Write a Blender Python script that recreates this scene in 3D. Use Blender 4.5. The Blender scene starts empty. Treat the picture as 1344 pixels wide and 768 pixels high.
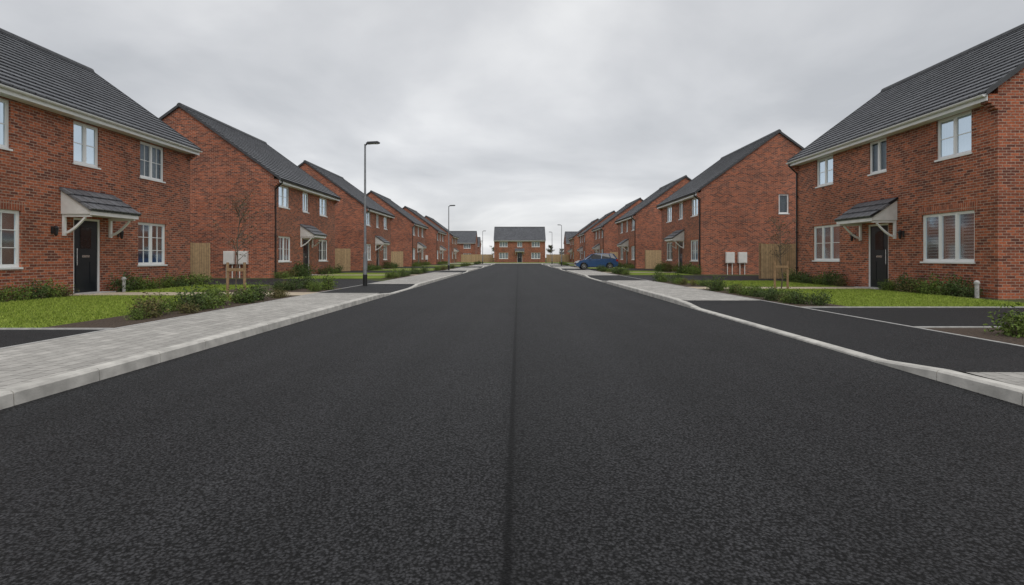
import bpy, bmesh, math, random
import numpy as np
from mathutils import Vector, Matrix
random.seed(7); rng=np.random.default_rng(7)
scene=bpy.context.scene
COL=scene.collection
G=0.12   # level of pavements and plots above the carriageway

# ---------------------------------------------------------------- materials
def newmat(name):
    m=bpy.data.materials.new(name); m.use_nodes=True
    nt=m.node_tree; b=nt.nodes["Principled BSDF"]
    return m,nt,b
def c4(c): return (c[0],c[1],c[2],1)
def noise(nt,vec,scale,detail=4,rough=.5):
    n=nt.nodes.new('ShaderNodeTexNoise'); n.inputs['Scale'].default_value=scale
    n.inputs['Detail'].default_value=detail; n.inputs['Roughness'].default_value=rough
    if vec is not None: nt.links.new(vec,n.inputs['Vector'])
    return n
def ramp(nt,fac,stops):
    r=nt.nodes.new('ShaderNodeValToRGB'); e=r.color_ramp.elements
    e[0].position=stops[0][0]; e[0].color=c4(stops[0][1])
    e[1].position=stops[-1][0]; e[1].color=c4(stops[-1][1])
    for p,c in stops[1:-1]:
        x=e.new(p); x.color=c4(c)
    nt.links.new(fac,r.inputs[0]); return r
def mix(nt,a,b,fac,mode='MIX'):
    m=nt.nodes.new('ShaderNodeMix'); m.data_type='RGBA'; m.blend_type=mode
    for s,v in ((m.inputs[6],a),(m.inputs[7],b),(m.inputs[0],fac)):
        if hasattr(v,'is_output'): nt.links.new(v,s)
        elif isinstance(v,(int,float)): s.default_value=v
        else: s.default_value=c4(v)
    return m.outputs[2]
def bump(nt,b,h,strength,dist):
    n=nt.nodes.new('ShaderNodeBump'); n.inputs['Strength'].default_value=strength
    n.inputs['Distance'].default_value=dist
    nt.links.new(h,n.inputs['Height']); nt.links.new(n.outputs[0],b.inputs['Normal']); return n
def geo(nt): return nt.nodes.new('ShaderNodeNewGeometry').outputs['Position']
def uv(nt): return nt.nodes.new('ShaderNodeTexCoord').outputs['UV']
def objc(nt): return nt.nodes.new('ShaderNodeTexCoord').outputs['Object']

def simple(name,col,rough=.6,var=.15,scale=6,metal=0,spec=.5,bumps=0):
    m,nt,b=newmat(name)
    p=objc(nt); n=noise(nt,p,scale,5)
    lo=[c*(1-var) for c in col]; hi=[min(1,c*(1+var)) for c in col]
    r=ramp(nt,n.outputs[0],[(.3,lo),(.7,hi)])
    nt.links.new(r.outputs[0],b.inputs['Base Color'])
    b.inputs['Roughness'].default_value=rough; b.inputs['Metallic'].default_value=metal
    b.inputs['Specular IOR Level'].default_value=spec
    if bumps:
        n2=noise(nt,p,scale*12,3); bump(nt,b,n2.outputs[0],bumps,.01)
    return m

def brickmat(name,c1,c2,mort,w,h,ms,rot=False,rough=.85,stain=.25,bstr=.5,voff=0,fine=.85):
    m,nt,b=newmat(name)
    v=uv(nt)
    if rot or voff:
        mp=nt.nodes.new('ShaderNodeMapping')
        if rot: mp.inputs['Rotation'].default_value=(0,0,math.pi/2)
        mp.inputs['Location'].default_value=(0,voff,0)
        nt.links.new(v,mp.inputs[0]); v=mp.outputs[0]
    t=nt.nodes.new('ShaderNodeTexBrick'); nt.links.new(v,t.inputs['Vector'])
    t.inputs['Scale'].default_value=1; t.inputs['Brick Width'].default_value=w; t.inputs['Row Height'].default_value=h
    t.inputs['Mortar Size'].default_value=ms; t.inputs['Mortar Smooth'].default_value=.2
    t.inputs['Color1'].default_value=c4(c1); t.inputs['Color2'].default_value=c4(c2); t.inputs['Mortar'].default_value=c4(mort)
    if rot: t.offset=0
    g=geo(nt)
    n=noise(nt,g,.5,6,.6); r=ramp(nt,n.outputs[0],[(.3,(1-stain,)*3),(.7,(1+stain*.5,)*3)])
    col=mix(nt,t.outputs[0],r.outputs[0],1.0,'MULTIPLY')
    n2=noise(nt,g,14,4,.7); r2=ramp(nt,n2.outputs[0],[(.35,(.66,.64,.64)),(.65,(1.25,1.25,1.25))])
    col=mix(nt,col,r2.outputs[0],fine,'MULTIPLY')
    nt.links.new(col,b.inputs['Base Color']); b.inputs['Roughness'].default_value=rough
    b.inputs['Specular IOR Level'].default_value=.3
    inv=nt.nodes.new('ShaderNodeMath'); inv.operation='SUBTRACT'; inv.inputs[0].default_value=1; nt.links.new(t.outputs['Fac'],inv.inputs[1])
    ad=nt.nodes.new('ShaderNodeMath'); ad.operation='MULTIPLY_ADD'; nt.links.new(n2.outputs[0],ad.inputs[0]); ad.inputs[1].default_value=.35; nt.links.new(inv.outputs[0],ad.inputs[2])
    bump(nt,b,ad.outputs[0],bstr,.008)
    return m
M={}
M['brick']=brickmat('red_brick',(.52,.148,.068),(.14,.046,.033),(.42,.31,.24),.225,.075,.009)
M['soldier']=brickmat('soldier_brick',(.47,.132,.062),(.23,.066,.04),(.42,.31,.24),.225,.075,.009,rot=True)
M['tile']=brickmat('roof_tile',(.185,.193,.208),(.135,.142,.155),(.02,.02,.022),.33,.30,.016,rough=.55,stain=.15,bstr=.4,voff=.007)  # dark tile joints, thickened to paint a shadow line under each course
M['paver']=brickmat('block_paving',(.53,.51,.47),(.40,.385,.355),(.18,.17,.155),.24,.16,.006,stain=.2,fine=.4,bstr=.3)
M['kerb']=simple('kerb_concrete',(.56,.54,.495),.85,.25,5,bumps=.3)
M['edging']=simple('edging_concrete',(.46,.45,.43),.85,.2,8)
M['white']=simple('white_upvc',(.82,.82,.81),.35,.04,3)
M['render']=simple('white_board',(.72,.71,.69),.6,.08,5)
M['black']=simple('black_plastic',(.018,.018,.02),.35,.2,5)
M['door']=simple('door_black',(.014,.017,.022),.3,.15,4)
M['chrome']=simple('brushed_metal',(.6,.6,.6),.25,.05,4,metal=1)
M['galv']=simple('galvanised_steel',(.27,.28,.29),.5,.15,7,metal=.5)
M['net']=simple('net_curtain',(.34,.36,.385),.9,.15,9)
M['curtain']=simple('curtain_cloth',(.42,.41,.39),.9,.1,9)
M['dark']=simple('interior_dark',(.09,.09,.095),.9,.3,4)
M['dark_grey']=simple('verge_grey',(.055,.057,.062),.55,.2,5)
M['path']=brickmat('buff_paving',(.58,.49,.36),(.50,.42,.31),(.3,.26,.2),.6,.6,.008,stain=.15,fine=.3)
M['soil']=simple('bark_mulch',(.085,.058,.04),.95,.5,25,bumps=1)
M['tyre']=simple('tyre_rubber',(.02,.02,.02),.8,.2,8)
M['bark']=simple('bark',(.13,.10,.075),.9,.3,20,bumps=.6)
M['stake']=simple('stake_timber',(.32,.20,.11),.85,.25,14)
M['redlight']=simple('red_lens',(.35,.02,.02),.2,.1,4)
M['clearlight']=simple('clear_lens',(.6,.62,.63),.1,.1,4)
M['plate']=simple('number_plate',(.7,.7,.68),.4,.03,4)
M['mbox']=simple('meter_box_white',(.76,.75,.72),.5,.06,4)

# car paint
m,nt,b=newmat('blue_paint'); M['blue']=m
n=noise(nt,objc(nt),3,3); r=ramp(nt,n.outputs[0],[(.3,(.03,.085,.21)),(.7,(.04,.105,.25))]); nt.links.new(r.outputs[0],b.inputs['Base Color'])
b.inputs['Roughness'].default_value=.3; b.inputs['Coat Weight'].default_value=.8; b.inputs['Metallic'].default_value=.3
m,nt,b=newmat('tinted_glass'); M['carglass']=m
n=noise(nt,objc(nt),3,3); r=ramp(nt,n.outputs[0],[(.3,(.012,.014,.016)),(.7,(.03,.033,.036))]); nt.links.new(r.outputs[0],b.inputs['Base Color']); b.inputs['Roughness'].default_value=.05

# window glass
m,nt,b=newmat('window_glass'); M['glass']=m
nt.nodes.remove(b); out=nt.nodes['Material Output']
tr=nt.nodes.new('ShaderNodeBsdfTransparent'); tr.inputs[0].default_value=(.88,.91,.92,1)
gl=nt.nodes.new('ShaderNodeBsdfGlossy'); gl.inputs['Roughness'].default_value=.06; gl.inputs[0].default_value=(.70,.82,.92,1)
n=noise(nt,objc(nt),1.3,1); bp=nt.nodes.new('ShaderNodeBump'); bp.inputs['Strength'].default_value=.05; bp.inputs['Distance'].default_value=.05
nt.links.new(n.outputs[0],bp.inputs['Height']); nt.links.new(bp.outputs[0],gl.inputs['Normal'])
lw=nt.nodes.new('ShaderNodeFresnel'); lw.inputs[0].default_value=1.45
ma=nt.nodes.new('ShaderNodeMath'); ma.operation='MULTIPLY_ADD'; ma.inputs[1].default_value=.8; ma.inputs[2].default_value=.02; ma.use_clamp=True
nt.links.new(lw.outputs[0],ma.inputs[0])
ms=nt.nodes.new('ShaderNodeMixShader'); nt.links.new(ma.outputs[0],ms.inputs[0]); nt.links.new(tr.outputs[0],ms.inputs[1]); nt.links.new(gl.outputs[0],ms.inputs[2]); nt.links.new(ms.outputs[0],out.inputs[0])

# asphalt
def asphalt(name,base,coarse,seam=False):
    m,nt,b=newmat(name); g=geo(nt)
    vo=nt.nodes.new('ShaderNodeTexVoronoi'); vo.inputs['Scale'].default_value=coarse; nt.links.new(g,vo.inputs['Vector'])
    vd=nt.nodes.new('ShaderNodeTexVoronoi'); vd.inputs['Scale'].default_value=coarse*.6; nt.links.new(g,vd.inputs['Vector'])
    n1=noise(nt,g,coarse*.7,3,.6)
    n2=noise(nt,g,.35,5,.6)
    r=ramp(nt,vo.outputs['Distance'],[(.0,[base*1.7]*3),(.38,[base*1.2,base*1.2,base*1.26]),(.58,[base*.45]*3),(.78,[base*.15]*3)])
    # scattered open pits between the stones
    rp=ramp(nt,vd.outputs['Distance'],[(.0,(.04,.04,.04)),(.18,(.12,.12,.12)),(.28,(1,1,1))])
    r1=ramp(nt,n1.outputs[0],[(.37,(.5,.5,.51)),(.5,(1,1,1)),(.64,(1.5,1.5,1.52))])
    col=mix(nt,r.outputs[0],r1.outputs[0],1,'MULTIPLY')
    col=mix(nt,col,rp.outputs[0],.95,'MULTIPLY')
    r2=ramp(nt,n2.outputs[0],[(.3,(.86,.86,.87)),(.7,(1.15,1.15,1.15))])
    col=mix(nt,col,r2.outputs[0],1,'MULTIPLY')
    if seam:
        sx=nt.nodes.new('ShaderNodeSeparateXYZ'); nt.links.new(g,sx.inputs[0])
        nw=noise(nt,g,9,6,.8)
        a=nt.nodes.new('ShaderNodeMath'); a.operation='MULTIPLY_ADD'; nt.links.new(nw.outputs[0],a.inputs[0]); a.inputs[1].default_value=.04; nt.links.new(sx.outputs[0],a.inputs[2])
        a2=nt.nodes.new('ShaderNodeMath'); a2.operation='ADD'; nt.links.new(a.outputs[0],a2.inputs[0]); a2.inputs[1].default_value=.024
        a3=nt.nodes.new('ShaderNodeMath'); a3.operation='ABSOLUTE'; nt.links.new(a2.outputs[0],a3.inputs[0])
        r3=ramp(nt,a3.outputs[0],[(.0,(.12,.12,.12)),(.013,(.22,.22,.22)),(.026,(.88,.88,.88)),(.12,(1,1,1))])
        col=mix(nt,col,r3.outputs[0],1,'MULTIPLY')
        r5=ramp(nt,a2.outputs[0],[(0,(1,1,1)),(.02,(.80,.80,.80)),(.35,(1,1,1))])
        col=mix(nt,col,r5.outputs[0],1,'MULTIPLY')
        mp=nt.nodes.new('ShaderNodeMapping'); mp.inputs['Scale'].default_value=(1.1,.02,1); nt.links.new(g,mp.inputs[0])
        n4=noise(nt,mp.outputs[0],1.4,3); r4=ramp(nt,n4.outputs[0],[(.35,(.86,.86,.86)),(.65,(1.14,1.14,1.15))])
        col=mix(nt,col,r4.outputs[0],1,'MULTIPLY')
    nt.links.new(col,b.inputs['Base Color']); b.inputs['Roughness'].default_value=.68; b.inputs['Specular IOR Level'].default_value=.2
    ad=nt.nodes.new('ShaderNodeMath'); ad.operation='SUBTRACT'; nt.links.new(n1.outputs[0],ad.inputs[0])
    mu=nt.nodes.new('ShaderNodeMath'); mu.operation='MULTIPLY'; nt.links.new(vo.outputs['Distance'],mu.inputs[0]); mu.inputs[1].default_value=.9
    nt.links.new(mu.outputs[0],ad.inputs[1])
    bump(nt,b,ad.outputs[0],.7,.008)
    return m
M['road']=asphalt('road_asphalt',.033,70,True)
M['drive']=asphalt('drive_asphalt',.034,80)

m,nt,b=newmat('lawn_grass'); M['lawn']=m; g=geo(nt)
n=noise(nt,g,.9,5); n2=noise(nt,g,60,4,.7)
r=ramp(nt,n.outputs[0],[(.3,(.145,.205,.032)),(.55,(.20,.27,.042)),(.75,(.27,.31,.07))])
r2=ramp(nt,n2.outputs[0],[(.3,(.6,.6,.6)),(.7,(1.3,1.3,1.3))])
nt.links.new(mix(nt,r.outputs[0],r2.outputs[0],1,'MULTIPLY'),b.inputs['Base Color']); b.inputs['Roughness'].default_value=.95; b.inputs['Specular IOR Level'].default_value=.1
bump(nt,b,n2.outputs[0],.5,.015)
m,nt,b=newmat('rough_ground'); M['ground']=m; g=geo(nt)
n=noise(nt,g,.15,6,.7); r=ramp(nt,n.outputs[0],[(.3,(.06,.075,.03)),(.55,(.09,.10,.045)),(.75,(.14,.12,.075))])
nt.links.new(r.outputs[0],b.inputs['Base Color']); b.inputs['Roughness'].default_value=.95; b.inputs['Specular IOR Level'].default_value=.1
def leafmat(name,a,c,d):
    m,nt,b=newmat(name); g=geo(nt)
    n=noise(nt,g,7,3,.6); n2=nt.nodes.new('ShaderNodeTexWhiteNoise'); n2.noise_dimensions='3D'
    mp=nt.nodes.new('ShaderNodeVectorMath'); mp.operation='SNAP'; mp.inputs[1].default_value=(.03,.03,.03); nt.links.new(g,mp.inputs[0]); nt.links.new(mp.outputs[0],n2.inputs[0])
    r=ramp(nt,n.outputs[0],[(.3,a),(.5,c),(.72,d)])
    r2=ramp(nt,n2.outputs[0],[(0,(.6,.6,.6)),(1,(1.5,1.45,1.3))])
    nt.links.new(mix(nt,r.outputs[0],r2.outputs[0],1,'MULTIPLY'),b.inputs['Base Color'])
    b.inputs['Roughness'].default_value=.7; b.inputs['Specular IOR Level'].default_value=.3
    return m
M['leaf']=leafmat('leaf_green',(.06,.095,.02),(.11,.165,.035),(.18,.24,.05))
M['leaf_dark']=leafmat('leaf_dark',(.035,.06,.02),(.065,.105,.03),(.105,.14,.045))
M['leaf_red']=leafmat('leaf_reddish',(.07,.06,.025),(.12,.12,.04),(.20,.14,.06))
M['blade']=leafmat('grass_blade',(.165,.235,.032),(.235,.31,.047),(.31,.36,.08))
M['leaf_brown']=leafmat('leaf_brownish',(.06,.06,.03),(.09,.085,.045),(.13,.11,.06))
m,nt,b=newmat('fence_timber'); M['timber']=m
t=nt.nodes.new('ShaderNodeTexBrick'); nt.links.new(uv(nt),t.inputs['Vector']); t.offset=0
t.inputs['Scale'].default_value=1; t.inputs['Brick Width'].default_value=.11; t.inputs['Row Height'].default_value=5; t.inputs['Mortar Size'].default_value=.004
t.inputs['Color1'].default_value=(.62,.45,.25,1); t.inputs['Color2'].default_value=(.48,.34,.185,1); t.inputs['Mortar'].default_value=(.05,.035,.02,1)
n=noise(nt,objc(nt),8,4); r=ramp(nt,n.outputs[0],[(.3,(.8,.8,.8)),(.7,(1.15,1.15,1.15))])
nt.links.new(mix(nt,t.outputs[0],r.outputs[0],1,'MULTIPLY'),b.inputs['Base Color']); b.inputs['Roughness'].default_value=.85

# ---------------------------------------------------------------- mesh helpers
class MB:
    def __init__(s): s.v=[]; s.f=[]; s.m=[]
    def add(s,vs,fs,m=0):
        o=len(s.v); s.v+= [tuple(v) for v in vs]
        for f in fs: s.f.append(tuple(i+o for i in f)); s.m.append(m)
    def quad(s,a,b,c,d,m=0): s.add([a,b,c,d],[(0,1,2,3)],m)
    def box(s,x0,x1,y0,y1,z0,z1,m=0):
        x0,x1=sorted((x0,x1)); y0,y1=sorted((y0,y1)); z0,z1=sorted((z0,z1))
        s.add([(x0,y0,z0),(x1,y0,z0),(x1,y1,z0),(x0,y1,z0),(x0,y0,z1),(x1,y0,z1),(x1,y1,z1),(x0,y1,z1)],
              [(0,3,2,1),(4,5,6,7),(0,1,5,4),(1,2,6,5),(2,3,7,6),(3,0,4,7)],m)
    def prism(s,pts,ext,m=0):
        n=len(pts); e=Vector(ext); p=[Vector(q) for q in pts]; q=[a+e for a in p]
        s.add(p+q,[tuple(range(n))[::-1],tuple(range(n,2*n))]+[(i,(i+1)%n,(i+1)%n+n,i+n) for i in range(n)],m)
    def strut(s,a,b,r,n=4,r2=None,m=0):
        a=Vector(a); b=Vector(b); d=(b-a).normalized(); r2=r if r2 is None else r2
        up=Vector((0,0,1)) if abs(d.z)<.9 else Vector((1,0,0))
        x=d.cross(up).normalized(); y=d.cross(x)
        vs=[]
        for c,rr in((a,r),(b,r2)):
            for i in range(n):
                t=2*math.pi*(i+.5)/n; vs.append(c+x*math.cos(t)*rr+y*math.sin(t)*rr)
        s.add(vs,[tuple(range(n))[::-1],tuple(range(n,2*n))]+[(i,(i+1)%n,(i+1)%n+n,i+n) for i in range(n)],m)
    def build(s,name,mats,parent=None,loc=(0,0,0),rot=0,roof=None,smooth=False,bevel=0):
        me=bpy.data.meshes.new(name); me.from_pydata(s.v,[],s.f)
        for mm in mats: me.materials.append(mm)
        for p,mi in zip(me.polygons,s.m): p.material_index=mi
        bm=bmesh.new(); bm.from_mesh(me); bmesh.ops.recalc_face_normals(bm,faces=bm.faces)
        if bevel:
            bmesh.ops.bevel(bm,geom=[e for e in bm.edges if e.is_manifold and e.calc_face_angle(0)>.5],offset=bevel,segments=2,affect='EDGES')
        ul=bm.loops.layers.uv.new('UVMap')
        for f in bm.faces:
            nn=f.normal
            for l in f.loops:
                c=l.vert.co
                if roof: u_,v_=c.y,(c.z-roof[0])/roof[1]
                elif abs(nn.z)>.7: u_,v_=c.y,c.x
                elif abs(nn.x)>abs(nn.y): u_,v_=c.y,c.z
                else: u_,v_=c.x,c.z
                l[ul].uv=(u_,v_)
            f.smooth=smooth
        bm.to_mesh(me); bm.free()
        return mkobj(name,me,parent,loc,rot)
def mkobj(name,data,parent=None,loc=(0,0,0),rot=0):
    o=bpy.data.objects.new(name,data); COL.objects.link(o); o.location=loc; o.rotation_euler=(0,0,rot)
    if parent is not None: o.parent=parent
    return o
def copy_tree(o,parent=None,loc=None,rot=None,scale=None):
    c=o.copy(); COL.objects.link(c)
    if parent is not None: c.parent=parent
    if loc is not None: c.location=loc
    if rot is not None: c.rotation_euler=(0,0,rot)
    if scale is not None: c.scale=scale
    for ch in list(o.children): copy_tree(ch,c)
    return c
def tag(o,label,cat,group=None):
    o['label']=label; o['category']=cat
    if group: o['group']=group
def struct(o): o['kind']='structure'; return o

# ---------------------------------------------------------------- windows
_wc={}
def window(parent,w,h,cols,bars,back,loc,rot=0):
    key=(round(w,2),round(h,2),cols,bars,back)
    if key not in _wc:
        g=MB(); g.quad((.085,0,0),(.085,w,0),(.085,w,h),(.085,0,h))
        f=MB(); F=.055
        f.box(.05,.12,0,F,0,h); f.box(.05,.12,w-F,w,0,h); f.box(.05,.12,F,w-F,0,F); f.box(.05,.12,F,w-F,h-F,h)
        cw=(w-2*F)/cols
        for i in range(1,cols): f.box(.047,.118,F+cw*i-.035,F+cw*i+.035,F,h-F)
        for i in range(cols):
            a=F+cw*i+(.035 if i else 0); b_=F+cw*(i+1)-(.035 if i<cols-1 else 0)
            s_=.03
            f.box(.06,.11,a,a+s_,F,h-F); f.box(.06,.11,b_-s_,b_,F,h-F); f.box(.06,.11,a+s_,b_-s_,F,F+s_); f.box(.06,.11,a+s_,b_-s_,h-F-s_,h-F)
            if bars[0]:
                for k in range(1,bars[0]+1):
                    zz=F+(h-2*F)*k/(bars[0]+1); f.box(.07,.1,a+s_,b_-s_,zz-.011,zz+.011)
            if bars[1]:
                yy=(a+b_)/2; f.box(.072,.098,yy-.011,yy+.011,F+s_,h-F-s_)
        s=MB(); s.box(-.035,.049,-.03,w+.03,-.045,.004)
        parts=[('window',g,M['glass']),('frame',f,M['white']),('sill',s,M['white'])]
        if back=='net':
            bk=MB(); n_=36; pts=[]
            for i in range(n_+1): 
                y=w*i/n_; pts.append((.2+.02*math.sin(i*1.9)+.008*math.sin(i*.7),y))
            for i in range(n_):
                bk.quad((pts[i][0],pts[i][1],0),(pts[i+1][0],pts[i+1][1],0),(pts[i+1][0],pts[i+1][1],h),(pts[i][0],pts[i][1],h))
            parts.append(('net_curtain',bk,M['net']))
        elif back=='shutter':
            for i in range(cols):
                bk=MB()
                a=w*i/cols+.03; b_=w*(i+1)/cols-.03
                bk.box(.15,.18,a,a+.05,.03,h-.03); bk.box(.15,.18,b_-.05,b_,.03,h-.03)
                bk.box(.15,.18,a+.05,b_-.05,h*.5-.03,h*.5+.03)
                z=.08
                while z<h-.1:
                    if abs(z+.03-h*.5)>.07:
                        bk.prism([(.145,a+.049,z),(.185,a+.049,z+.034),(.185,a+.049,z+.044),(.145,a+.049,z+.01)],(0,b_-a-.098,0))
                    z+=.09
                parts.append(('window_shutter',bk,M['white']))
        else:
            for (a,b_) in ((0,.2*w),(.8*w,w)):
                bk=MB(); n_=12
                for i in range(n_):
                    y0=a+(b_-a)*i/n_; y1=a+(b_-a)*(i+1)/n_
                    x0=.2+.03*math.sin(i*2.1); x1=.2+.03*math.sin((i+1)*2.1)
                    bk.quad((x0,y0,0),(x1,y1,0),(x1,y1,h),(x0,y0,h))
                parts.append(('curtain',bk,M['curtain']))
        room=MB()
        room.quad((.45,-.1,-.1),(.45,w+.1,-.1),(.45,w+.1,h+.1),(.45,-.1,h+.1))
        parts.append(('room_backing',room,M['dark']))
        root=None
        for nme,mb,mt in parts:
            o=mb.build(nme,[mt],root)
            if root is None: root=o
        _wc[key]=root
        root.parent=parent; root.location=loc; root.rotation_euler=(0,0,rot); return root
    return copy_tree(_wc[key],parent,loc,rot)

def wallgrid(mb,P,u0,u1,z0,z1,ops,reveal=.09):
    us=sorted({u0,u1}|{o[0] for o in ops}|{o[1] for o in ops}); zs=sorted({z0,z1}|{o[2] for o in ops}|{o[3] for o in ops})
    for i in range(len(us)-1):
        for j in range(len(zs)-1):
            cu=(us[i]+us[i+1])/2; cz=(zs[j]+zs[j+1])/2
            if any(o[0]<cu<o[1] and o[2]<cz<o[3] for o in ops): continue
            mb.quad(P(us[i],0,zs[j]),P(us[i+1],0,zs[j]),P(us[i+1],0,zs[j+1]),P(us[i],0,zs[j+1]))
    for a,b_,c,d in [o[:4] for o in ops]:
        r=reveal
        mb.quad(P(a,0,c),P(a,r,c),P(a,r,d),P(a,0,d)); mb.quad(P(b_,0,c),P(b_,r,c),P(b_,r,d),P(b_,0,d))
        mb.quad(P(a,0,d),P(a,r,d),P(b_,r,d),P(b_,0,d)); mb.quad(P(a,0,c),P(a,r,c),P(b_,r,c),P(b_,0,c))

def roofmesh(D,L,e,r,ov=.35,gauge=.30):
    u0=-.07; u1=L+.07
    mb=MB()
    def side(f):
        run=D/2+ov; rise=r-e; ln=math.hypot(run,rise); cx,sz=run/ln,rise/ln
        nrm=(-sz,cx)
        n=int(round(ln/gauge)); g=ln/n
        def pt(t,h): return (-ov+cx*t+nrm[0]*h, e+sz*t+nrm[1]*h)
        prof=[pt(0,-.06)]
        for k in range(n):
            prof.append(pt(k*g,.045)); prof.append(pt((k+1)*g,.004))
        prof.append(pt(ln,-.06))
        for i in range(len(prof)-1):
            a,b_=prof[i],prof[i+1]
            mb.quad((f(a[0]),u0,a[1]),(f(a[0]),u1,a[1]),(f(b_[0]),u1,b_[1]),(f(b_[0]),u0,b_[1]))
        a,b_=prof[0],prof[-1]
        mb.quad((f(a[0]),u0,a[1]),(f(a[0]),u1,a[1]),(f(b_[0]),u1,b_[1]),(f(b_[0]),u0,b_[1]))
        return sz*g/gauge
    sz=side(lambda d:d)
    side(lambda d:D-d)
    return mb,sz

def house(name_loc,rot,L,D,e,r,wins,door,near,gwins=(),meters=(),gut='white',pipe=None,lantern=True):
    H=mkobj('house',None,None,name_loc,rot); H.empty_display_size=.5
    ov=.35; slope=(r-e)/(D/2+ov); wt=e+ov*slope-.1
    ops=[(a,b_,c,d) for a,b_,c,d,*_ in wins]+[(door[0],door[1],0,2.25)]
    w=MB()
    wallgrid(w,lambda u,dp,z:(dp,u,z),0,L,-.3,wt,ops)
    for uu,sg in ((0,1),(L,-1)):
        gops=[(d0,d1,z0,z1) for (d0,d1,z0,z1,*_) in gwins] if uu==near else []
        wallgrid(w,lambda u,dp,z,uu=uu,sg=sg:(u,uu+sg*dp,z),0,D,-.3,wt,gops)
        w.add([(0,uu,wt),(D,uu,wt),(D/2,uu,r-.1)],[(0,1,2)])
    w.quad((D,0,-.3),(D,L,-.3),(D,L,wt),(D,0,wt))
    wall=w.build('wall',[M['brick']],H)
    for uu in (0,L):
        cb=MB()
        a,b_=(uu-.012,uu+.22) if uu==0 else (uu-.22,uu+.012)
        for k,(dx,zz) in enumerate(((.09,e-.43),(.18,e-.355),(.27,e-.28))):
            cb.box(-dx,-.001,a,b_,zz,zz+.075+(.16 if k==2 else 0))
        cb.build('corbel',[M['brick']],H)
    rm,sz=roofmesh(D,L,e,r); roof=rm.build('roof',[M['tile']],H,roof=(e,sz))
    rt=MB(); u=-.08
    while u<L+.05:
        u2=min(u+.44,L+.08)
        rt.prism([(D/2-.16,u,r-.06),(D/2-.11,u,r+.05),(D/2-.04,u,r+.1),(D/2+.04,u,r+.1),(D/2+.11,u,r+.05),(D/2+.16,u,r-.06)],(0,u2-u-.012,0)); u+=.44
    rt.build('ridge_tile',[M['dark_grey']],roof)
    for uu,q in ((-.1,.028),(L+.072,.028)):
        vm=MB()
        for f in (lambda d:d,lambda d:D-d):
            def pt(d,z): return (f(d),uu,z)
            vm.prism([pt(-ov-.02,e-.1),pt(-ov-.02,e+.05),pt(D/2,r+.055),pt(D/2,r-.1)],(0,q,0))
        vm.build('verge_trim',[M['dark_grey']],roof)
    fs=MB(); fs.box(-ov+.01,-ov+.035,-.05,L+.05,e-.23,e-.045); fs.box(-ov+.036,-.002,.225,L-.225,e-.225,e-.2)
    fs.build('fascia',[M['white']],H)
    gu=MB(); rr=.058; cx=-ov-.055; n=8
    pts=[(cx+rr*math.cos(math.pi+math.pi*i/n),e-.07+rr*math.sin(math.pi+math.pi*i/n)) for i in range(n+1)]
    pts2=[(cx+(rr-.008)*math.cos(math.pi+math.pi*i/n),e-.07+(rr-.008)*math.sin(math.pi+math.pi*i/n)) for i in range(n,-1,-1)]
    for pp in (pts,pts2):
        for i in range(n): gu.quad((pp[i][0],-.05,pp[i][1]),(pp[i+1][0],-.05,pp[i+1][1]),(pp[i+1][0],L+.05,pp[i+1][1]),(pp[i][0],L+.05,pp[i][1]))
    gu.quad((pts[0][0],-.05,pts[0][1]),(pts2[-1][0],-.05,pts2[-1][1]),(pts2[-1][0],L+.05,pts2[-1][1]),(pts[0][0],L+.05,pts[0][1]))
    gu.prism([(a,-.05,z) for a,z in pts],(0,.006,0)); gu.prism([(a,L+.045,z) for a,z in pts],(0,.006,0))
    gu.build('gutter',[M[gut]],H)
    if pipe is not None:
        dp=MB(); dp.strut((-ov-.055,pipe,e-.12),(-ov-.055,pipe,e-.24),.034,8); dp.strut((-ov-.055,pipe,e-.22),(-.055,pipe,e-.55),.034,8); dp.strut((-.055,pipe,e-.52),(-.055,pipe,.0),.034,8)
        for z in (.6,2.2,3.8): dp.box(-.1,-.0,pipe-.05,pipe+.05,z,z+.035)
        dp.build('downpipe',[M['black']],H)
    for (a,b_,c,d,cols,bars,back) in wins:
        window(H,b_-a,d-c,cols,bars,back,(0,a,c))
        if c<2:
            so=MB(); so.box(-.004,.02,a-.11,b_+.11,d+.001,d+.226); so.build('lintel',[M['soldier']],H)
    for (d0,d1,z0,z1,cols,bars,back) in gwins:
        if near==0: window(H,d1-d0,z1-z0,cols,bars,back,(d1,0,z0),math.pi/2)
        else: window(H,d1-d0,z1-z0,cols,bars,back,(d0,L,z0),-math.pi/2)
    a,b_=door
    dm=MB(); dm.box(.06,.1,a+.06,b_-.06,.03,2.19)
    for (p,q,s_,t_) in ((.14,.34,.3,.95),(.66,.86,.3,.95)):
        ww=b_-a; dm.box(.048,.061,a+ww*p,a+ww*q,s_,t_)
    dr=dm.build('door',[M['door']],H)
    ww=b_-a
    fm=MB(); fm.box(.03,.12,a,a+.06,0,2.25); fm.box(.03,.12,b_-.06,b_,0,2.25); fm.box(.03,.12,a+.06,b_-.06,2.19,2.25)
    fm.build('door_frame',[M['white']],dr)
    pm=MB(); pm.box(.05,.062,a+ww*.3,a+ww*.7,1.35,2.0); pm.build('door_pane',[M['carglass']],dr)
    hm=MB(); hy=a+.16 if near==0 else b_-.16
    hm.strut((.02,hy,.85),(.02,hy,1.35),.014,8); hm.box(.02,.06,hy-.01,hy+.01,.9,.92); hm.box(.02,.06,hy-.01,hy+.01,1.28,1.3); hm.build('handle',[M['chrome']],dr)
    lm=MB(); lm.box(.045,.062,a+ww*.36,a+ww*.64,1.08,1.15); lm.build('letter_plate',[M['chrome']],dr)
    st=MB(); st.box(-.45,.05,a-.05,b_+.05,-.1,.03); st.build('door_step',[M['edging']],H)
    ca,cb_=a-.5,b_+.5
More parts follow.
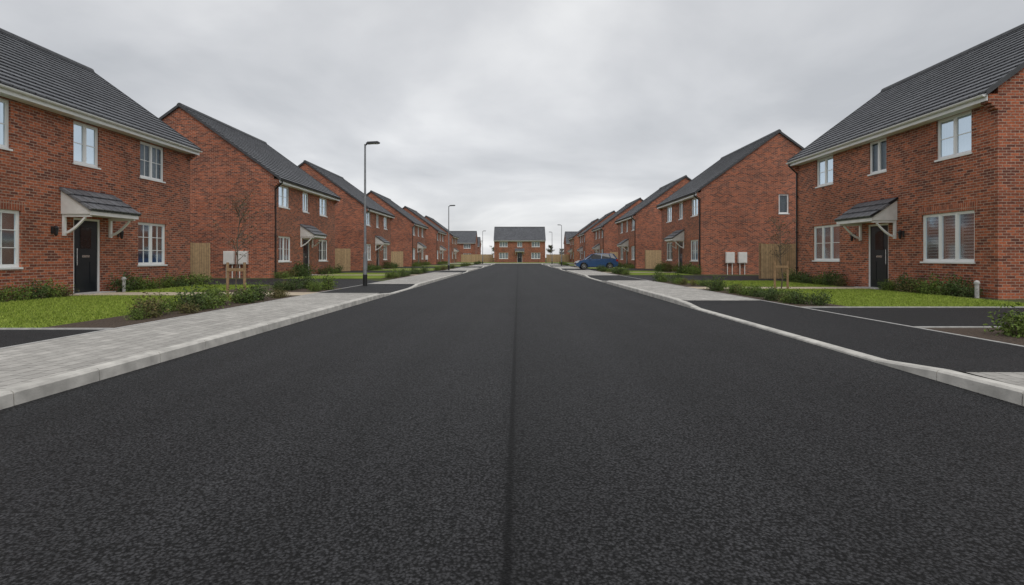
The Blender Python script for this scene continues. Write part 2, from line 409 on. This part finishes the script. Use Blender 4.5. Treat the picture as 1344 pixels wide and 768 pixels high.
    cm=MB(); n=3; P0=Vector((-.92,2.44)); P1=Vector((-.002,3.08)); dv=(P1-P0); nn=Vector((-dv.y,dv.x)).normalized()
    prof=[P0-nn*.05]
    for k in range(n): prof+= [P0+dv*k/n+nn*.04,P0+dv*(k+1)/n+nn*.012]
    prof+=[P1-nn*.05]
    cm.prism([(p.x,ca,p.y) for p in prof],(0,cb_-ca,0))
    cr=cm.build('canopy',[M['tile']],H,roof=(2.44,.57*1.246))
    ck=MB()
    for y0 in (ca+.05,cb_-.08):
        ck.prism([(-.84,y0,2.32),(-.003,y0,2.32),(-.003,y0,2.98),(-.84,y0,2.42)],(0,.03,0))
    ck.box(-.87,-.842,ca+.04,cb_-.04,2.29,2.42); ck.box(-.84,-.01,ca+.081,cb_-.081,2.33,2.35)
    ck.build('canopy_board',[M['render']],cr)
    for y0 in (ca+.09,cb_-.17):
        bk=MB(); bk.box(-.07,-.003,y0,y0+.08,1.7,2.318); bk.box(-.8,-.071,y0,y0+.08,2.24,2.318)
        pts=[]
        for i in range(6):
            t=i/5; x=-.07-.58*t; z=1.78+.46*(t**1.5); pts.append((x,z))
        for i in range(5):
            (x0,z0),(x1,z1)=pts[i],pts[i+1]
            bk.prism([(x0,y0+.01,z0-.035),(x0,y0+.01,z0+.035),(x1,y0+.01,z1+.035),(x1,y0+.01,z1-.035)],(0,.06,0))
        bk.build('bracket',[M['white']],cr)
    if lantern:
        for yy in (a-.75,b_+.75):
            ln=MB(); ln.box(-.02,-.001,yy-.04,yy+.04,1.75,1.95); ln.strut((-.02,yy,1.93),(-.12,yy,1.96),.012,6)
            ln.strut((-.12,yy,1.72),(-.12,yy,1.9),.045,6,.065); ln.strut((-.12,yy,1.9),(-.12,yy,1.97),.085,6,.015); ln.strut((-.12,yy,1.68),(-.12,yy,1.72),.02,6,.045)
            ln.build('wall_lantern',[M['black']],H)
    sg=-1 if near==0 else 1
    for d in meters:
        mb=MB(); yy=near; mb.box(d,d+.55,yy+sg*.003,yy+sg*.18,.72,1.42); mb.box(d+.03,d+.52,yy+sg*.181,yy+sg*.195,.76,1.38)
        mo=mb.build('meter_box',[M['mbox']],H)
        for dx in (.12,.43):
            pb=MB(); pb.strut((d+dx,yy+sg*.08,-.05),(d+dx,yy+sg*.08,.72),.028,8)
            pb.build('conduit',[M['mbox']],mo)
    return H

# ---------------------------------------------------------------- houses
R1=house((12.6,14.5,G),0,10.5,8.0,5.42,8.65,
 [(.85,2.15,4.0,5.2,2,(1,0),'net'),(4.4,5.35,4.05,5.2,2,(0,0),'net'),(7.6,8.85,4.05,5.2,2,(1,0),'net'),
  (.75,2.75,.95,2.4,3,(0,0),'shutter'),(7.15,9.1,.95,2.4,3,(1,0),'net')],
 (4.3,5.4),0,pipe=10.38)
tag(R1,"red brick house with dark tiled roof and shuttered front window",'house')
L1L=10.4
def flip(L,wins): return [(L-b_,L-a,c,d,cols,bars,back) for a,b_,c,d,cols,bars,back in wins]
z0=11.5
w1=[(1.0,2.65,3.85,5.1,2,(1,0),'net'),(4.65,5.65,3.85,5.1,2,(1,0),'net'),(7.5,8.8,3.85,5.1,2,(1,1),'net'),
    (1.1,2.95,.82,2.3,2,(2,1),'curtain'),(7.4,8.9,.82,2.3,2,(2,1),'curtain')]
L1=house((-13,z0+L1L,G),math.pi,L1L,8.0,5.36,8.5,flip(L1L,w1),(L1L-5.7,L1L-4.65),L1L,pipe=None)
tag(L1,"red brick house with black front door beneath tiled canopy",'house')
LB=9.8
wB=[(.6,2.0,3.85,5.05,2,(1,0),'net'),(3.95,4.9,3.85,5.05,2,(0,0),'net'),(6.8,8.2,3.85,5.05,2,(1,0),'net'),
    (.55,2.2,.85,2.25,2,(1,1),'curtain'),(6.6,8.3,.85,2.25,2,(1,1),'curtain')]
L2=house((-13,29.4+LB,G),math.pi,LB,10.0,5.3,9.2,flip(LB,wB),(LB-5.05,LB-4.0),LB,meters=(1.35,2.05),gut='black',pipe=LB-.12,lantern=False)
tag(L2,"red brick house with blank gable and white meter boxes",'house','brick houses along the street')
for y in (46.7,67.7,88,108):
    c=copy_tree(L2,None,(-13,y+LB,G)); c['label']="red brick house with dark tiled roof beside the road"
R2=house((11.75,35.5,G),0,LB,10.0,5.3,9.2,wB,(4.0,5.05),0,gwins=[(5.0,5.65,3.9,5.15,1,(0,0),'net')],meters=(1.55,2.35),gut='black',pipe=.12,lantern=False)
tag(R2,"red brick house with small gable window and meter boxes",'house','brick houses along the street')
for y in (55.2,75.8,96.5,116):
    c=copy_tree(R2,None,(11.75,y,G)); c['label']="red brick house with dark tiled roof beside the road"
LE=11.3
wE=[(1.2,3.0,3.4,4.55,3,(0,0),'net'),(5.1,6.2,3.4,4.55,2,(0,0),'net'),(8.3,10.1,3.4,4.55,3,(0,0),'net'),(1.1,3.1,.8,2.15,3,(0,0),'net'),(8.2,10.2,.8,2.15,3,(0,0),'net')]
E1=house((6.0,122,G),math.pi/2,LE,8.0,4.85,8.0,wE,(5.1,6.2),0,gut='white',lantern=False)
tag(E1,"brick house facing down the road at its far end",'house','brick houses along the street')
for x,y in ((-11,142),(24,145),(-4-9,185),(-28,150)):
    c=copy_tree(E1,None,(x,y,G)); c['label']="distant brick house facing the road end"

# ---------------------------------------------------------------- ground sheets
def sheet(name,pts,z,mat,label=None):
    mb=MB(); v=[(p[0],p[1],p[2] if len(p)>2 else z) for p in pts]; mb.add(v,[tuple(range(len(v)))])
    o=mb.build(name,[mat]); struct(o)
    return o
sheet('ground',[(-1500,-200),(1500,-200),(1500,2500),(-1500,2500)],-.03,M['ground'])
YE=99.0
sheet('road',[(-4.08,-12),(4.08,-12),(4.08,YE),(-4.08,YE)],0,M['road'])
sheet('road',[(-70,YE),(70,YE),(70,YE+6.5),(-70,YE+6.5)],0.0,M['drive'])
sheet('verge',[(-70,-12),(-6.1,-12),(-6.1,YE-.2),(-70,YE-.2)],G-.02,M['ground'])
sheet('verge',[(70,-12),(6.1,-12),(6.1,YE-.2),(70,YE-.2)],G-.02,M['ground'])
sheet('verge',[(-70,YE+6.7),(70,YE+6.7),(70,240),(-70,240)],G-.02,M['ground'])
def sheets(name,x0,x1,y0,y1,z,mat): return sheet(name,[(x0,y0),(x1,y0),(x1,y1),(x0,y1)],z,mat)

drops={-1:[(16.8,22.6),(40,45.5),(59,66),(79,86)],1:[(5.2,13.9),(26,33.5),(47,54),(66,74.5),(87,95)]}
def kh(sgn,y):
    h=G
    for a,b_ in drops[sgn]:
        if a<=y<=b_:
            t=min(1,(y-a)/.95,(b_-y)/.95); h=min(h,G-(G-.03)*max(0,t))
    return h
for sgn in (-1,1):
    kb=MB(); y=-12
    while y<YE-.2:
        y1=min(y+.915,YE-.2)
        ha,hb=kh(sgn,y)+.003,kh(sgn,y1)+.003
        ya,yb=y+.005,y1-.005
        def prof(yy,h):
            c=min(.02,h*.4)
            return [(sgn*4.075,yy,-.05),(sgn*4.082,yy,h-c),(sgn*(4.085+c),yy,h),(sgn*4.215,yy,h),(sgn*4.215,yy,-.05)]
        p=prof(ya,ha); q=prof(yb,hb)
        kb.add(p+q,[(0,1,2,3,4),(9,8,7,6,5),(0,1,6,5),(1,2,7,6),(2,3,8,7),(3,4,9,8)])
        y=y1
    kb_=kb.build('kerb',[M['kerb']]); struct(kb_)
    cuts=[-12]
    for a,b_ in drops[sgn]: cuts+=[a,b_]
    cuts.append(YE-.2)
    for i in range(0,len(cuts),2): sheets('pavement',sgn*4.213,sgn*6.1,cuts[i],cuts[i+1],G,M['paver'])
    for a,b_ in drops[sgn]:
        mb=MB(); X0,X1=sgn*4.213,sgn*6.1
        ys=[a,a+.95,b_-.95,b_]
        for i in range(3):
            za=G if i==0 else .032; zb=G if i==2 else .032
            mb.quad((X0,ys[i],za),(X1,ys[i],G),(X1,ys[i+1],G),(X0,ys[i+1],zb))
        struct(mb.build('driveway_crossover',[M['drive']]))
    eb=MB(); y=-12
    while y<YE-1.2: eb.box(sgn*6.1,sgn*6.15,y,y+.912,G-.1,G+.006); y+=.915
    struct(eb.build('edging',[M['edging']]))
kb=MB(); x=-70
while x<70: kb.box(x,x+.91,YE+6.5,YE+6.68,-.05,G); x+=.915
struct(kb.build('kerb',[M['kerb']]))
for a,b_ in ((-70,-4.3),(4.3,70)):
    kb=MB(); x=a
    while x<b_-.9: kb.box(x,x+.91,YE-.19,YE-.02,-.05,G); x+=.915
    struct(kb.build('kerb',[M['kerb']]))
sheets('pavement',-70,70,YE+6.69,YE+8.6,G,M['paver'])

ZD=G-.012; ZL=G-.006; ZP=G+.004
sheets('driveway',-24,-6.16,3.0,8.35,ZD,M['drive'])
sheet('driveway',[(-6.16,19.7),(-6.16,25.2),(-8,27.9),(-24,27.9),(-24,22.7),(-12.5,22.4),(-9.6,21.9),(-7.9,19.7)],ZD,M['drive'])
sheets('path',-12.95,-6.16,15.7,17.1,ZP,M['path'])
sheets('driveway',6.16,26,8.6,12.0,ZD,M['drive'])
sheets('driveway',6.16,26,26,33.4,ZD,M['drive'])
sheets('path',6.16,12.55,18.9,20.2,ZP,M['path'])
for (x0,x1,y0,y1) in ((6.16,12.4,12.0,12.06),(6.16,18,8.54,8.6),(-16,-6.16,8.35,8.41)):
    e_=MB(); e_.box(x0,x1,y0,y1,G-.08,G+.008); struct(e_.build('edging',[M['edging']]))
lawns=[(-12.3,-7.35,8.45,15.6),(-12.3,-9.7,17.2,21.6),(7.3,11.9,12.1,18.8),(7.2,11.9,20.3,25.6)]
for x0,x1,y0,y1 in lawns: sheets('lawn',x0,x1,y0,y1,ZL,M['lawn'])
beds=[(-13,-12.3,8.45,15.6),(-13,-12.3,17.2,21.9),(-7.35,-6.16,8.45,15.6),(-9.7,-6.16,17.2,19.6),(11.9,12.6,14.5,18.8),(11.9,12.6,20.3,25),(6.16,7.3,12.1,18.8),(6.16,7.2,20.3,25.6),(6.16,10.5,5.6,8.5)]
for x0,x1,y0,y1 in beds: sheets('planting_bed',x0,x1,y0,y1,ZL+.002,M['soil'])
genericL=[29.4,46.7,67.7,88]; genericR=[35.5,55.2,75.8]
for sgn,lst,F in ((-1,genericL,13.0),(1,genericR,11.75)):
    for i,y0 in enumerate(lst):
        a,b_=y0-.9,y0+LB
        for (p,q) in ((a,y0+3.9),(y0+5.2,b_)):
            xs=sorted((sgn*7.1,sgn*(F-.7))); sheets('lawn',xs[0],xs[1],p,q,ZL,M['lawn'])
            xs=sorted((sgn*(F-.7),sgn*F)); sheets('planting_bed',xs[0],xs[1],p,q,ZL+.002,M['soil'])
            xs=sorted((sgn*6.16,sgn*7.1)); sheets('planting_bed',xs[0],xs[1],p,q,ZL+.002,M['soil'])
        xs=sorted((sgn*6.16,sgn*F)); sheets('path',xs[0],xs[1],y0+3.95,y0+5.15,ZP,M['path'])
        if y0 < 88:
            nx=b_+.2; ny=nx+ (6.4 if sgn==-1 else 8.4)
            if i+1<len(lst): ny=lst[i+1]-1.1
            xs=sorted((sgn*6.16,sgn*24)); sheets('driveway',xs[0],xs[1],nx,ny,ZD,M['drive'])
sheets('lawn',-30,30,YE+8.7,121,ZL,M['lawn'])

def blades(x0,x1,y0,y1,n,h=.045):
    x=rng.uniform(x0,x1,n); y=rng.uniform(y0,y1,n); a=rng.uniform(0,6.28,n); hh=h*rng.uniform(.5,1.3,n); w=.006
    lx=rng.normal(0,.03,n); ly=rng.normal(0,.03,n)
    z=np.full(n,ZL)
    p0=np.stack([x-np.cos(a)*w,y-np.sin(a)*w,z],1); p1=np.stack([x+np.cos(a)*w,y+np.sin(a)*w,z],1); p2=np.stack([x+lx,y+ly,z+hh],1)
    v=np.stack([p0,p1,p2],1).reshape(-1,3); f=np.arange(3*n).reshape(-1,3)
    me=bpy.data.meshes.new('grass'); me.from_pydata(v.tolist(),[],f.tolist()); me.materials.append(M['blade'])
    o=mkobj('grass',me); o['kind']='stuff'; tag(o,"short green mown lawn grass in front garden",'grass')
blades(-12.3,-7.35,8.45,15.6,45000)
blades(-12.3,-9.7,17.2,21.6,9000)
blades(7.3,11.9,12.1,18.8,38000)
blades(7.2,11.9,20.3,25.6,14000)

# ---------------------------------------------------------------- plants
def leafcloud(pts,size,mb_name,mat,parent=None,flat=.0):
    n=len(pts); P=np.array(pts)
    d=rng.normal(size=(n,3)); d/=np.linalg.norm(d,axis=1)[:,None]
    e=rng.normal(size=(n,3)); e-= (e*d).sum(1)[:,None]*d; e/=np.linalg.norm(e,axis=1)[:,None]
    s=size*rng.uniform(.6,1.3,n)[:,None]
    v=np.stack([P-d*s,P+e*s*.45,P+d*s,P-e*s*.45],1).reshape(-1,3); f=np.arange(4*n).reshape(-1,4)
    me=bpy.data.meshes.new(mb_name); me.from_pydata(v.tolist(),[],f.tolist()); me.materials.append(mat)
    return mkobj(mb_name,me,parent)
def make_shrub(seed,mat,n=900,spread=1.0,tall=1.0):
    r=np.random.default_rng(seed)
    st=MB(); pts=[]
    nb=16
    for i in range(nb):
        a=r.uniform(0,6.28); lean=r.uniform(.1,1.0)*spread; hgt=r.uniform(.45,1.0)*tall
        tip=Vector((math.cos(a)*lean*.36,math.sin(a)*lean*.36,hgt*.46*(1-.3*lean)))
        base=Vector((math.cos(a)*.04,math.sin(a)*.04,-.02)); st.strut(base,tip,.008,4,.003)
        for k in range(n//nb):
            t=r.uniform(.15,1.08); c=base.lerp(tip,t); rad=.035+.085*math.sin(min(1,t)*math.pi*.8)
            pts.append([c.x+r.normal(0,rad),c.y+r.normal(0,rad),max(.0,c.z+r.normal(0,rad*.8))])
    o=st.build('shrub',[M['bark']])
    leafcloud(pts,.032,'foliage',mat,o)
    return o
protos=[make_shrub(1,M['leaf']),make_shrub(2,M['leaf_dark'],1000),make_shrub(3,M['leaf_red'],700),make_shrub(4,M['leaf'],800,1.2,.8),make_shrub(5,M['leaf_dark'],900,.9,1.2)]
labs=["leafy green garden shrub in planting bed","dark green bushy shrub in planting bed","reddish tinted low shrub in planting bed","low spreading green shrub in planting bed","upright dark green shrub in planting bed"]
used=set(); nsh=0
def put_shrub(x,y,s,k=None):
    global nsh
    k=random.choice([0,0,1,1,2,3,4]) if k is None else k
    sc=(s*random.uniform(.85,1.2),s*random.uniform(.85,1.2),s*random.uniform(.8,1.2))
    if k not in used:
        o=protos[k]; o.location=(x,y,G-.01); o.scale=sc; used.add(k)
    else: o=copy_tree(protos[k],None,(x,y,G-.01),random.uniform(0,6.28),sc)
    tag(o,labs[k],'shrub','shrubs planted in front gardens'); nsh+=1
def row(x0,y0,x1,y1,n,s,jx=.15,jy=.15):
    for i in range(n):
        t=(i+.5)/n; put_shrub(x0+(x1-x0)*t+random.uniform(-jx,jx),y0+(y1-y0)*t+random.uniform(-jy,jy),s*random.uniform(.65,1.3))
row(-12.55,11.8,-12.55,15.5,8,.95,.1); row(-12.55,17.5,-12.55,21.8,9,.95,.1)
row(-6.75,9.6,-6.75,15.3,22,.72,.35,.1)
row(-7.2,17.4,-7.2,19.4,10,.8,.8)
row(12.2,14.9,12.2,18.4,9,1.05,.1); row(12.2,20.6,12.2,25,9,1.05,.1)
row(6.75,12.5,6.75,18.6,22,.7,.35,.1)
row(6.7,20.5,6.7,25.3,9,.7,.3)
for x,y,s in ((6.9,7.6,.9),(7.5,8.0,.8),(8.0,7.5,1.0),(7.3,7.1,.8),(8.6,8.0,.8)): put_shrub(x,y,s)
for sgn,lst,F in ((-1,genericL,13.0),(1,genericR,11.75)):
    for y0 in lst:
        n=6 if y0<50 else 4
        for p,q in ((y0-.6,y0+3.6),(y0+5.4,y0+LB)):
            row(sgn*(F-.4),p,sgn*(F-.4),q,n,1.2,.1); row(sgn*6.7,p,sgn*6.7,q,n,.85,.2)

def leafy_tree(h,cr,mat,nleaf,lsz,seed,sparse=False):
    r=np.random.default_rng(seed); T=mkobj('tree',None)
    tk=MB(); base=Vector((0,0,-.05)); top=Vector((r.normal(0,.03)*h,r.normal(0,.03)*h,h*.95))
    r0=.012*h if not sparse else .022
    segs=5
    ln=[base.lerp(top,i/segs)+Vector((r.normal(0,.01)*h,r.normal(0,.01)*h,0))*(i>0) for i in range(segs+1)]
    for i in range(segs): tk.strut(ln[i],ln[i+1],r0*(1-i/segs*.7),7,r0*(1-(i+1)/segs*.7))
    pts=[]; nb=22
    for i in range(nb):
        t=r.uniform(.35,.95); j=min(segs-1,int(t*segs)); p=ln[j].lerp(ln[j+1],t*segs-j)
        a=r.uniform(0,6.28); l=cr*r.uniform(.5,1.1)*(1.15-abs(t-.55)); q=p+Vector((math.cos(a)*l,math.sin(a)*l,l*r.uniform(.5,1.3)))
        k0=.3 if not sparse else .42
        tk.strut(p,q,r0*k0,5,r0*k0*.45)
        for s_ in range(3):
            m_=p.lerp(q,r.uniform(.4,.9)); q2=m_+Vector((r.normal(0,.3)*l,r.normal(0,.3)*l,r.uniform(.1,.5)*l)); tk.strut(m_,q2,r0*k0*.5,4,r0*k0*.25)
            for k in range(nleaf//(nb*3)):
                c=m_.lerp(q2,r.uniform(.2,1.1)); pts.append([c.x+r.normal(0,.12*cr),c.y+r.normal(0,.12*cr),c.z+r.normal(0,.1*cr)])
    tk.build('trunk',[M['bark']],T)
    leafcloud(pts,lsz,'crown',mat,T)
    return T
s1=leafy_tree(2.7,.55,M['leaf_brown'],330,.03,11,True); s1.location=(-7.35,14.4,G)
tag(s1,"thin sparse young tree held between two timber stakes",'tree')
s2=leafy_tree(2.5,.5,M['leaf_brown'],330,.03,12,True); s2.location=(9.05,19.0,G)
tag(s2,"thin sparse sapling beside garden path with stakes",'tree')
def stake(x,y):
    S=MB()
    S.strut((-.22,0,-.1),(-.22,0,.95),.035,8); S.strut((.22,0,-.1),(.22,0,.95),.035,8); S.box(-.22,.22,-.045,-.036,.72,.8)
    o=S.build('tree_stake',[M['stake']],None,(x,y,G))
    t=MB(); t.box(-.22,.22,.036,.045,.72,.8); t.build('tie_bar',[M['stake']],o)
    tag(o,"pair of timber stakes with tie around sapling",'tree stake','stakes supporting young trees')
stake(-7.35,14.4); stake(9.05,19.0)
ft=[leafy_tree(6.5,1.8,M['leaf_dark'],3500,.13,21),leafy_tree(5.5,1.6,M['leaf_brown'],2500,.13,22)]
spots=[(-16,215),(13,220),(-9.5,230),(19,240),(-22,205)]
for i,(x,y) in enumerate(spots):
    if i<2: o=ft[i]; o.location=(x,y,G-.02)
    else: o=copy_tree(ft[i%2],None,(x,y,G-.02),i*1.3,(.8+.05*i,.8+.05*i,.7+.04*i))
    tag(o,"small distant leafy tree near end of street" if i%2==0 else "small distant brownish tree near end of street",'tree','distant trees beyond the houses')

# ---------------------------------------------------------------- fences
def fence(x0,x1,y,h=1.8,rot=0):
    f=MB(); x=x0
    while x<x1-.01:
        xe=min(x+.105,x1); f.box(x+.002,xe-.002,y-.012,y+.008,.02,h+random.uniform(-.006,.006)); x+=.105
    f.box(x0,x1,y+.009,y+.05,.4,.48); f.box(x0,x1,y+.009,y+.05,1.35,1.43)
    o=f.build('timber_fence',[M['timber']],None,(0,0,G-.02))
    x=x0
    while x<=x1:
        p=MB(); p.box(x-.05,x+.05,y+.051,y+.15,-.1,h+.06); p.build('fence_post',[M['stake']],o); x+=1.83
    tag(o,"close boarded timber garden fence between houses",'fence','timber garden fences')
fence(-21.5,-15.0,26.9); fence(12.4,22,28.2)
fence(-21.5,-13.2,43.5); fence(12.2,20,52.9)
fence(-13,-5.6,126,1.8); fence(6.5,13,126,1.8); fence(-21,-13.3,64); fence(12,20,72)

# ---------------------------------------------------------------- street lamps
def lamp():
    c=MB(); c.strut((0,0,-.1),(0,0,.42),.085,14,.085)
    base=c.build('street_lamp',[M['black']],smooth=False)
    c=MB(); c.strut((0,0,.42),(0,0,1.25),.075,14,.072); c.strut((0,0,1.25),(0,0,5.45),.05,14,.034)
    c.strut((0,0,1.2),(0,0,1.3),.073,14,.05); c.build('column',[M['galv']],base,smooth=False)
    c=MB(); c.box(.055,.078,-.05,.05,.6,1.05); c.build('access_door',[M['galv']],base)
    c=MB(); c.strut((0,0,5.4),(.12,0,5.5),.03,8); c.prism([(.05,-.1,5.47),(.12,-.1,5.53),(.5,-.1,5.55),(.56,-.1,5.52),(.54,-.1,5.48),(.1,-.1,5.45)],(0,.2,0)); c.build('lamp_head',[M['dark_grey']],base)
    c=MB(); c.box(.2,.5,-.07,.07,5.455,5.472); c.build('lamp_lens',[M['clearlight']],base)
    return base
La=lamp(); La.location=(-5.9,21.3,G)
tag(La,"tall grey steel street lamp with black base on pavement",'street lamp','street lamps')
for x,y,rr in ((-5.9,47,0),(5.9,75,math.pi),(5.9,96,math.pi),(-5.9,92,0)):
    c=copy_tree(La,None,(x,y,G),rr)

for x,y in ((12.25,14.75),(-12.45,17.45)):
    p=MB(); p.strut((0,0,-.05),(0,0,.38),.05,12); p.strut((0,0,.38),(0,0,.43),.07,12,.065); p.strut((0,0,.43),(0,0,.47),.065,12,.02)
    o=p.build('vent_pipe',[M['edging']],None,(x,y,G)); tag(o,"short grey plastic vent pipe beside brick wall",'vent pipe','vent pipes')

# ---------------------------------------------------------------- car
def car():
    C=mkobj('parked_car',None)
    pts=[(0.03,.3),(0,.42),(.03,.6),(.1,.7),(.35,.79),(1.0,.92),(2.2,.95),(3.45,.98),(3.72,.95),(3.79,.75),(3.82,.5),(3.78,.3)]
    def arch(cx,r,n=9): return [(cx+r*math.cos(t),.28+r*math.sin(t)) for t in [ -.25+ (math.pi+.5)*i/n for i in range(n+1)]]
    bot=[(3.5,.2)]+arch(3.05,.34)+[(2.65,.19),(1.15,.19)]+arch(.72,.34)+[(.3,.22)]
    B=MB(); B.prism([(x,-.84,z) for x,z in pts+bot],(0,1.68,0)); B.build('body',[M['blue']],C,bevel=.035)
    g=MB(); v=[(.92,-.77,.9),(.92,.77,.9),(3.7,.77,.94),(3.7,-.77,.94),(1.62,-.6,1.4),(1.62,.6,1.4),(3.35,.6,1.4),(3.35,-.6,1.4)]
    g.add(v,[(0,1,2,3),(4,7,6,5),(0,4,5,1),(1,5,6,2),(2,6,7,3),(3,7,4,0)]); g.build('car_window',[M['carglass']],C)
    r=MB(); r.add([(1.55,-.62,1.385),(1.55,.62,1.385),(3.42,.62,1.375),(3.42,-.62,1.375),(1.75,-.5,1.445),(1.75,.5,1.445),(3.3,.5,1.435),(3.3,-.5,1.435)],[(0,1,2,3),(4,7,6,5),(0,4,5,1),(1,5,6,2),(2,6,7,3),(3,7,4,0)])
    for s in (-1,1):
        r.strut((.9,s*.775,.9),(1.6,s*.605,1.41),.035); r.strut((3.72,s*.77,.94),(3.37,s*.605,1.41),.06)
        r.strut((2.3,s*.785,.92),(2.35,s*.61,1.41),.03); r.strut((3.2,s*.785,.93),(3.0,s*.615,1.41),.04)
    r.build('car_roof',[M['blue']],C,bevel=.012)
    for cx in (.72,3.05):
        for s in (-1,1):
            t=MB(); n=24
            y0,y1=s*.66,s*.855
            t.strut((cx,y0,.29),(cx,y1,.29),.29,n); W=t.build('wheel',[M['tyre']],C)
            rm=MB(); rm.strut((cx,s*.80,.29),(cx,s*.858,.29),.045,10)
            for k in range(7):
                a=2*math.pi*k/7; rm.strut((cx,s*.858,.29),(cx+.185*math.cos(a),s*.86,.29+.185*math.sin(a)),.022,4)
            for k in range(20):
                a=2*math.pi*k/20; b_=2*math.pi*(k+1)/20; rm.strut((cx+.19*math.cos(a),s*.86,.29+.19*math.sin(a)),(cx+.19*math.cos(b_),s*.86,.29+.19*math.sin(b_)),.014,4)
            rm.build('rim',[M['chrome']],W)
    for s in (-1,1):
        h=MB(); h.prism([(.02,s*.5,.6),(.1,s*.5,.7),(.32,s*.5,.77),(.2,s*.5,.62)],(0,s*.352,0)); h.build('headlight',[M['clearlight']],C)
        h=MB(); h.prism([(3.6,s*.6,.75),(3.62,s*.6,.93),(3.76,s*.6,.93),(3.83,s*.6,.72)],(0,s*.255,0)); h.build('tail_light',[M['redlight']],C)
        h=MB(); h.box(1.2,1.36,s*.84,s*.98,.93,1.04); h.build('mirror',[M['blue']],C)
        for (p,q) in ((2.0,.78),(2.95,.8)):
            h=MB(); h.box(p,p+.15,s*.845,s*.865,q,q+.03); h.build('door_handle',[M['blue']],C)
        h=MB(); h.box(1.15,2.65,s*.8,s*.85,.19,.25); h.build('side_sill',[M['black']],C)
    p=MB(); p.box(-.012,.02,-.26,.26,.36,.47); p.build('number_plate',[M['plate']],C)
    gr=MB(); gr.box(-.008,.05,-.4,.4,.49,.57); gr.build('grille',[M['black']],C)
    return C
K=car(); K.location=(5.2,50.5,G); tag(K,"small blue hatchback parked on a driveway",'car')

# ---------------------------------------------------------------- light / sky
W=bpy.data.worlds.new('World'); scene.world=W; W.use_nodes=True; nt=W.node_tree
bg=nt.nodes['Background']
sky=nt.nodes.new('ShaderNodeTexSky'); sky.sky_type='NISHITA'; sky.sun_disc=False; sky.sun_elevation=math.radians(55); sky.sun_rotation=math.radians(160)
tc=nt.nodes.new('ShaderNodeTexCoord'); sp=nt.nodes.new('ShaderNodeSeparateXYZ'); nt.links.new(tc.outputs['Generated'],sp.inputs[0])
mx=nt.nodes.new('ShaderNodeMath'); mx.operation='MAXIMUM'; mx.inputs[1].default_value=0; nt.links.new(sp.outputs[2],mx.inputs[0])
ad=nt.nodes.new('ShaderNodeMath'); ad.operation='ADD'; ad.inputs[1].default_value=.2; nt.links.new(mx.outputs[0],ad.inputs[0])
dx=nt.nodes.new('ShaderNodeMath'); dx.operation='DIVIDE'; nt.links.new(sp.outputs[0],dx.inputs[0]); nt.links.new(ad.outputs[0],dx.inputs[1])
dy=nt.nodes.new('ShaderNodeMath'); dy.operation='DIVIDE'; nt.links.new(sp.outputs[1],dy.inputs[0]); nt.links.new(ad.outputs[0],dy.inputs[1])
cb=nt.nodes.new('ShaderNodeCombineXYZ'); nt.links.new(dx.outputs[0],cb.inputs[0]); nt.links.new(dy.outputs[0],cb.inputs[1])
n1=noise(nt,cb.outputs[0],.85,6,.5); n1.inputs['Distortion'].default_value=.3
r=ramp(nt,n1.outputs[0],[(.34,(.53,.545,.57)),(.5,(.70,.71,.73)),(.66,(.93,.935,.94))])
r2=ramp(nt,sp.outputs[2],[(0,(1.14,1.13,1.12)),(.15,(1.05,1.05,1.05)),(.5,(.95,.95,.95))])
cl=mix(nt,r.outputs[0],r2.outputs[0],1,'MULTIPLY')
sk=mix(nt,sky.outputs[0],(.1,.1,.1),1,'MULTIPLY')
fin=mix(nt,sk,cl,.92)
nt.links.new(fin,bg.inputs[0]); bg.inputs[1].default_value=1.0
sd=bpy.data.lights.new('sun','SUN'); sd.energy=1.1; sd.angle=math.radians(35); sd.color=(1,.97,.93)
so=bpy.data.objects.new('sun',sd); COL.objects.link(so)
az=math.radians(160); el=math.radians(55)
d=Vector((math.sin(az)*math.cos(el),math.cos(az)*math.cos(el),math.sin(el)))
so.rotation_euler=d.to_track_quat('Z','Y').to_euler(); so.location=(0,0,30)

# ---------------------------------------------------------------- camera
cd=bpy.data.cameras.new('camera'); co=bpy.data.objects.new('camera',cd); COL.objects.link(co); scene.camera=co
co.location=(0,0,1.2); co.rotation_euler=(math.pi/2,0,0)
cd.sensor_width=36; cd.lens=19.42; cd.shift_x=-8/1344; cd.shift_y=-46/1344; cd.clip_end=4000; cd.clip_start=.05
scene.view_settings.view_transform='Standard'; scene.view_settings.look='None'; scene.view_settings.exposure=0
print('shrubs',nsh)
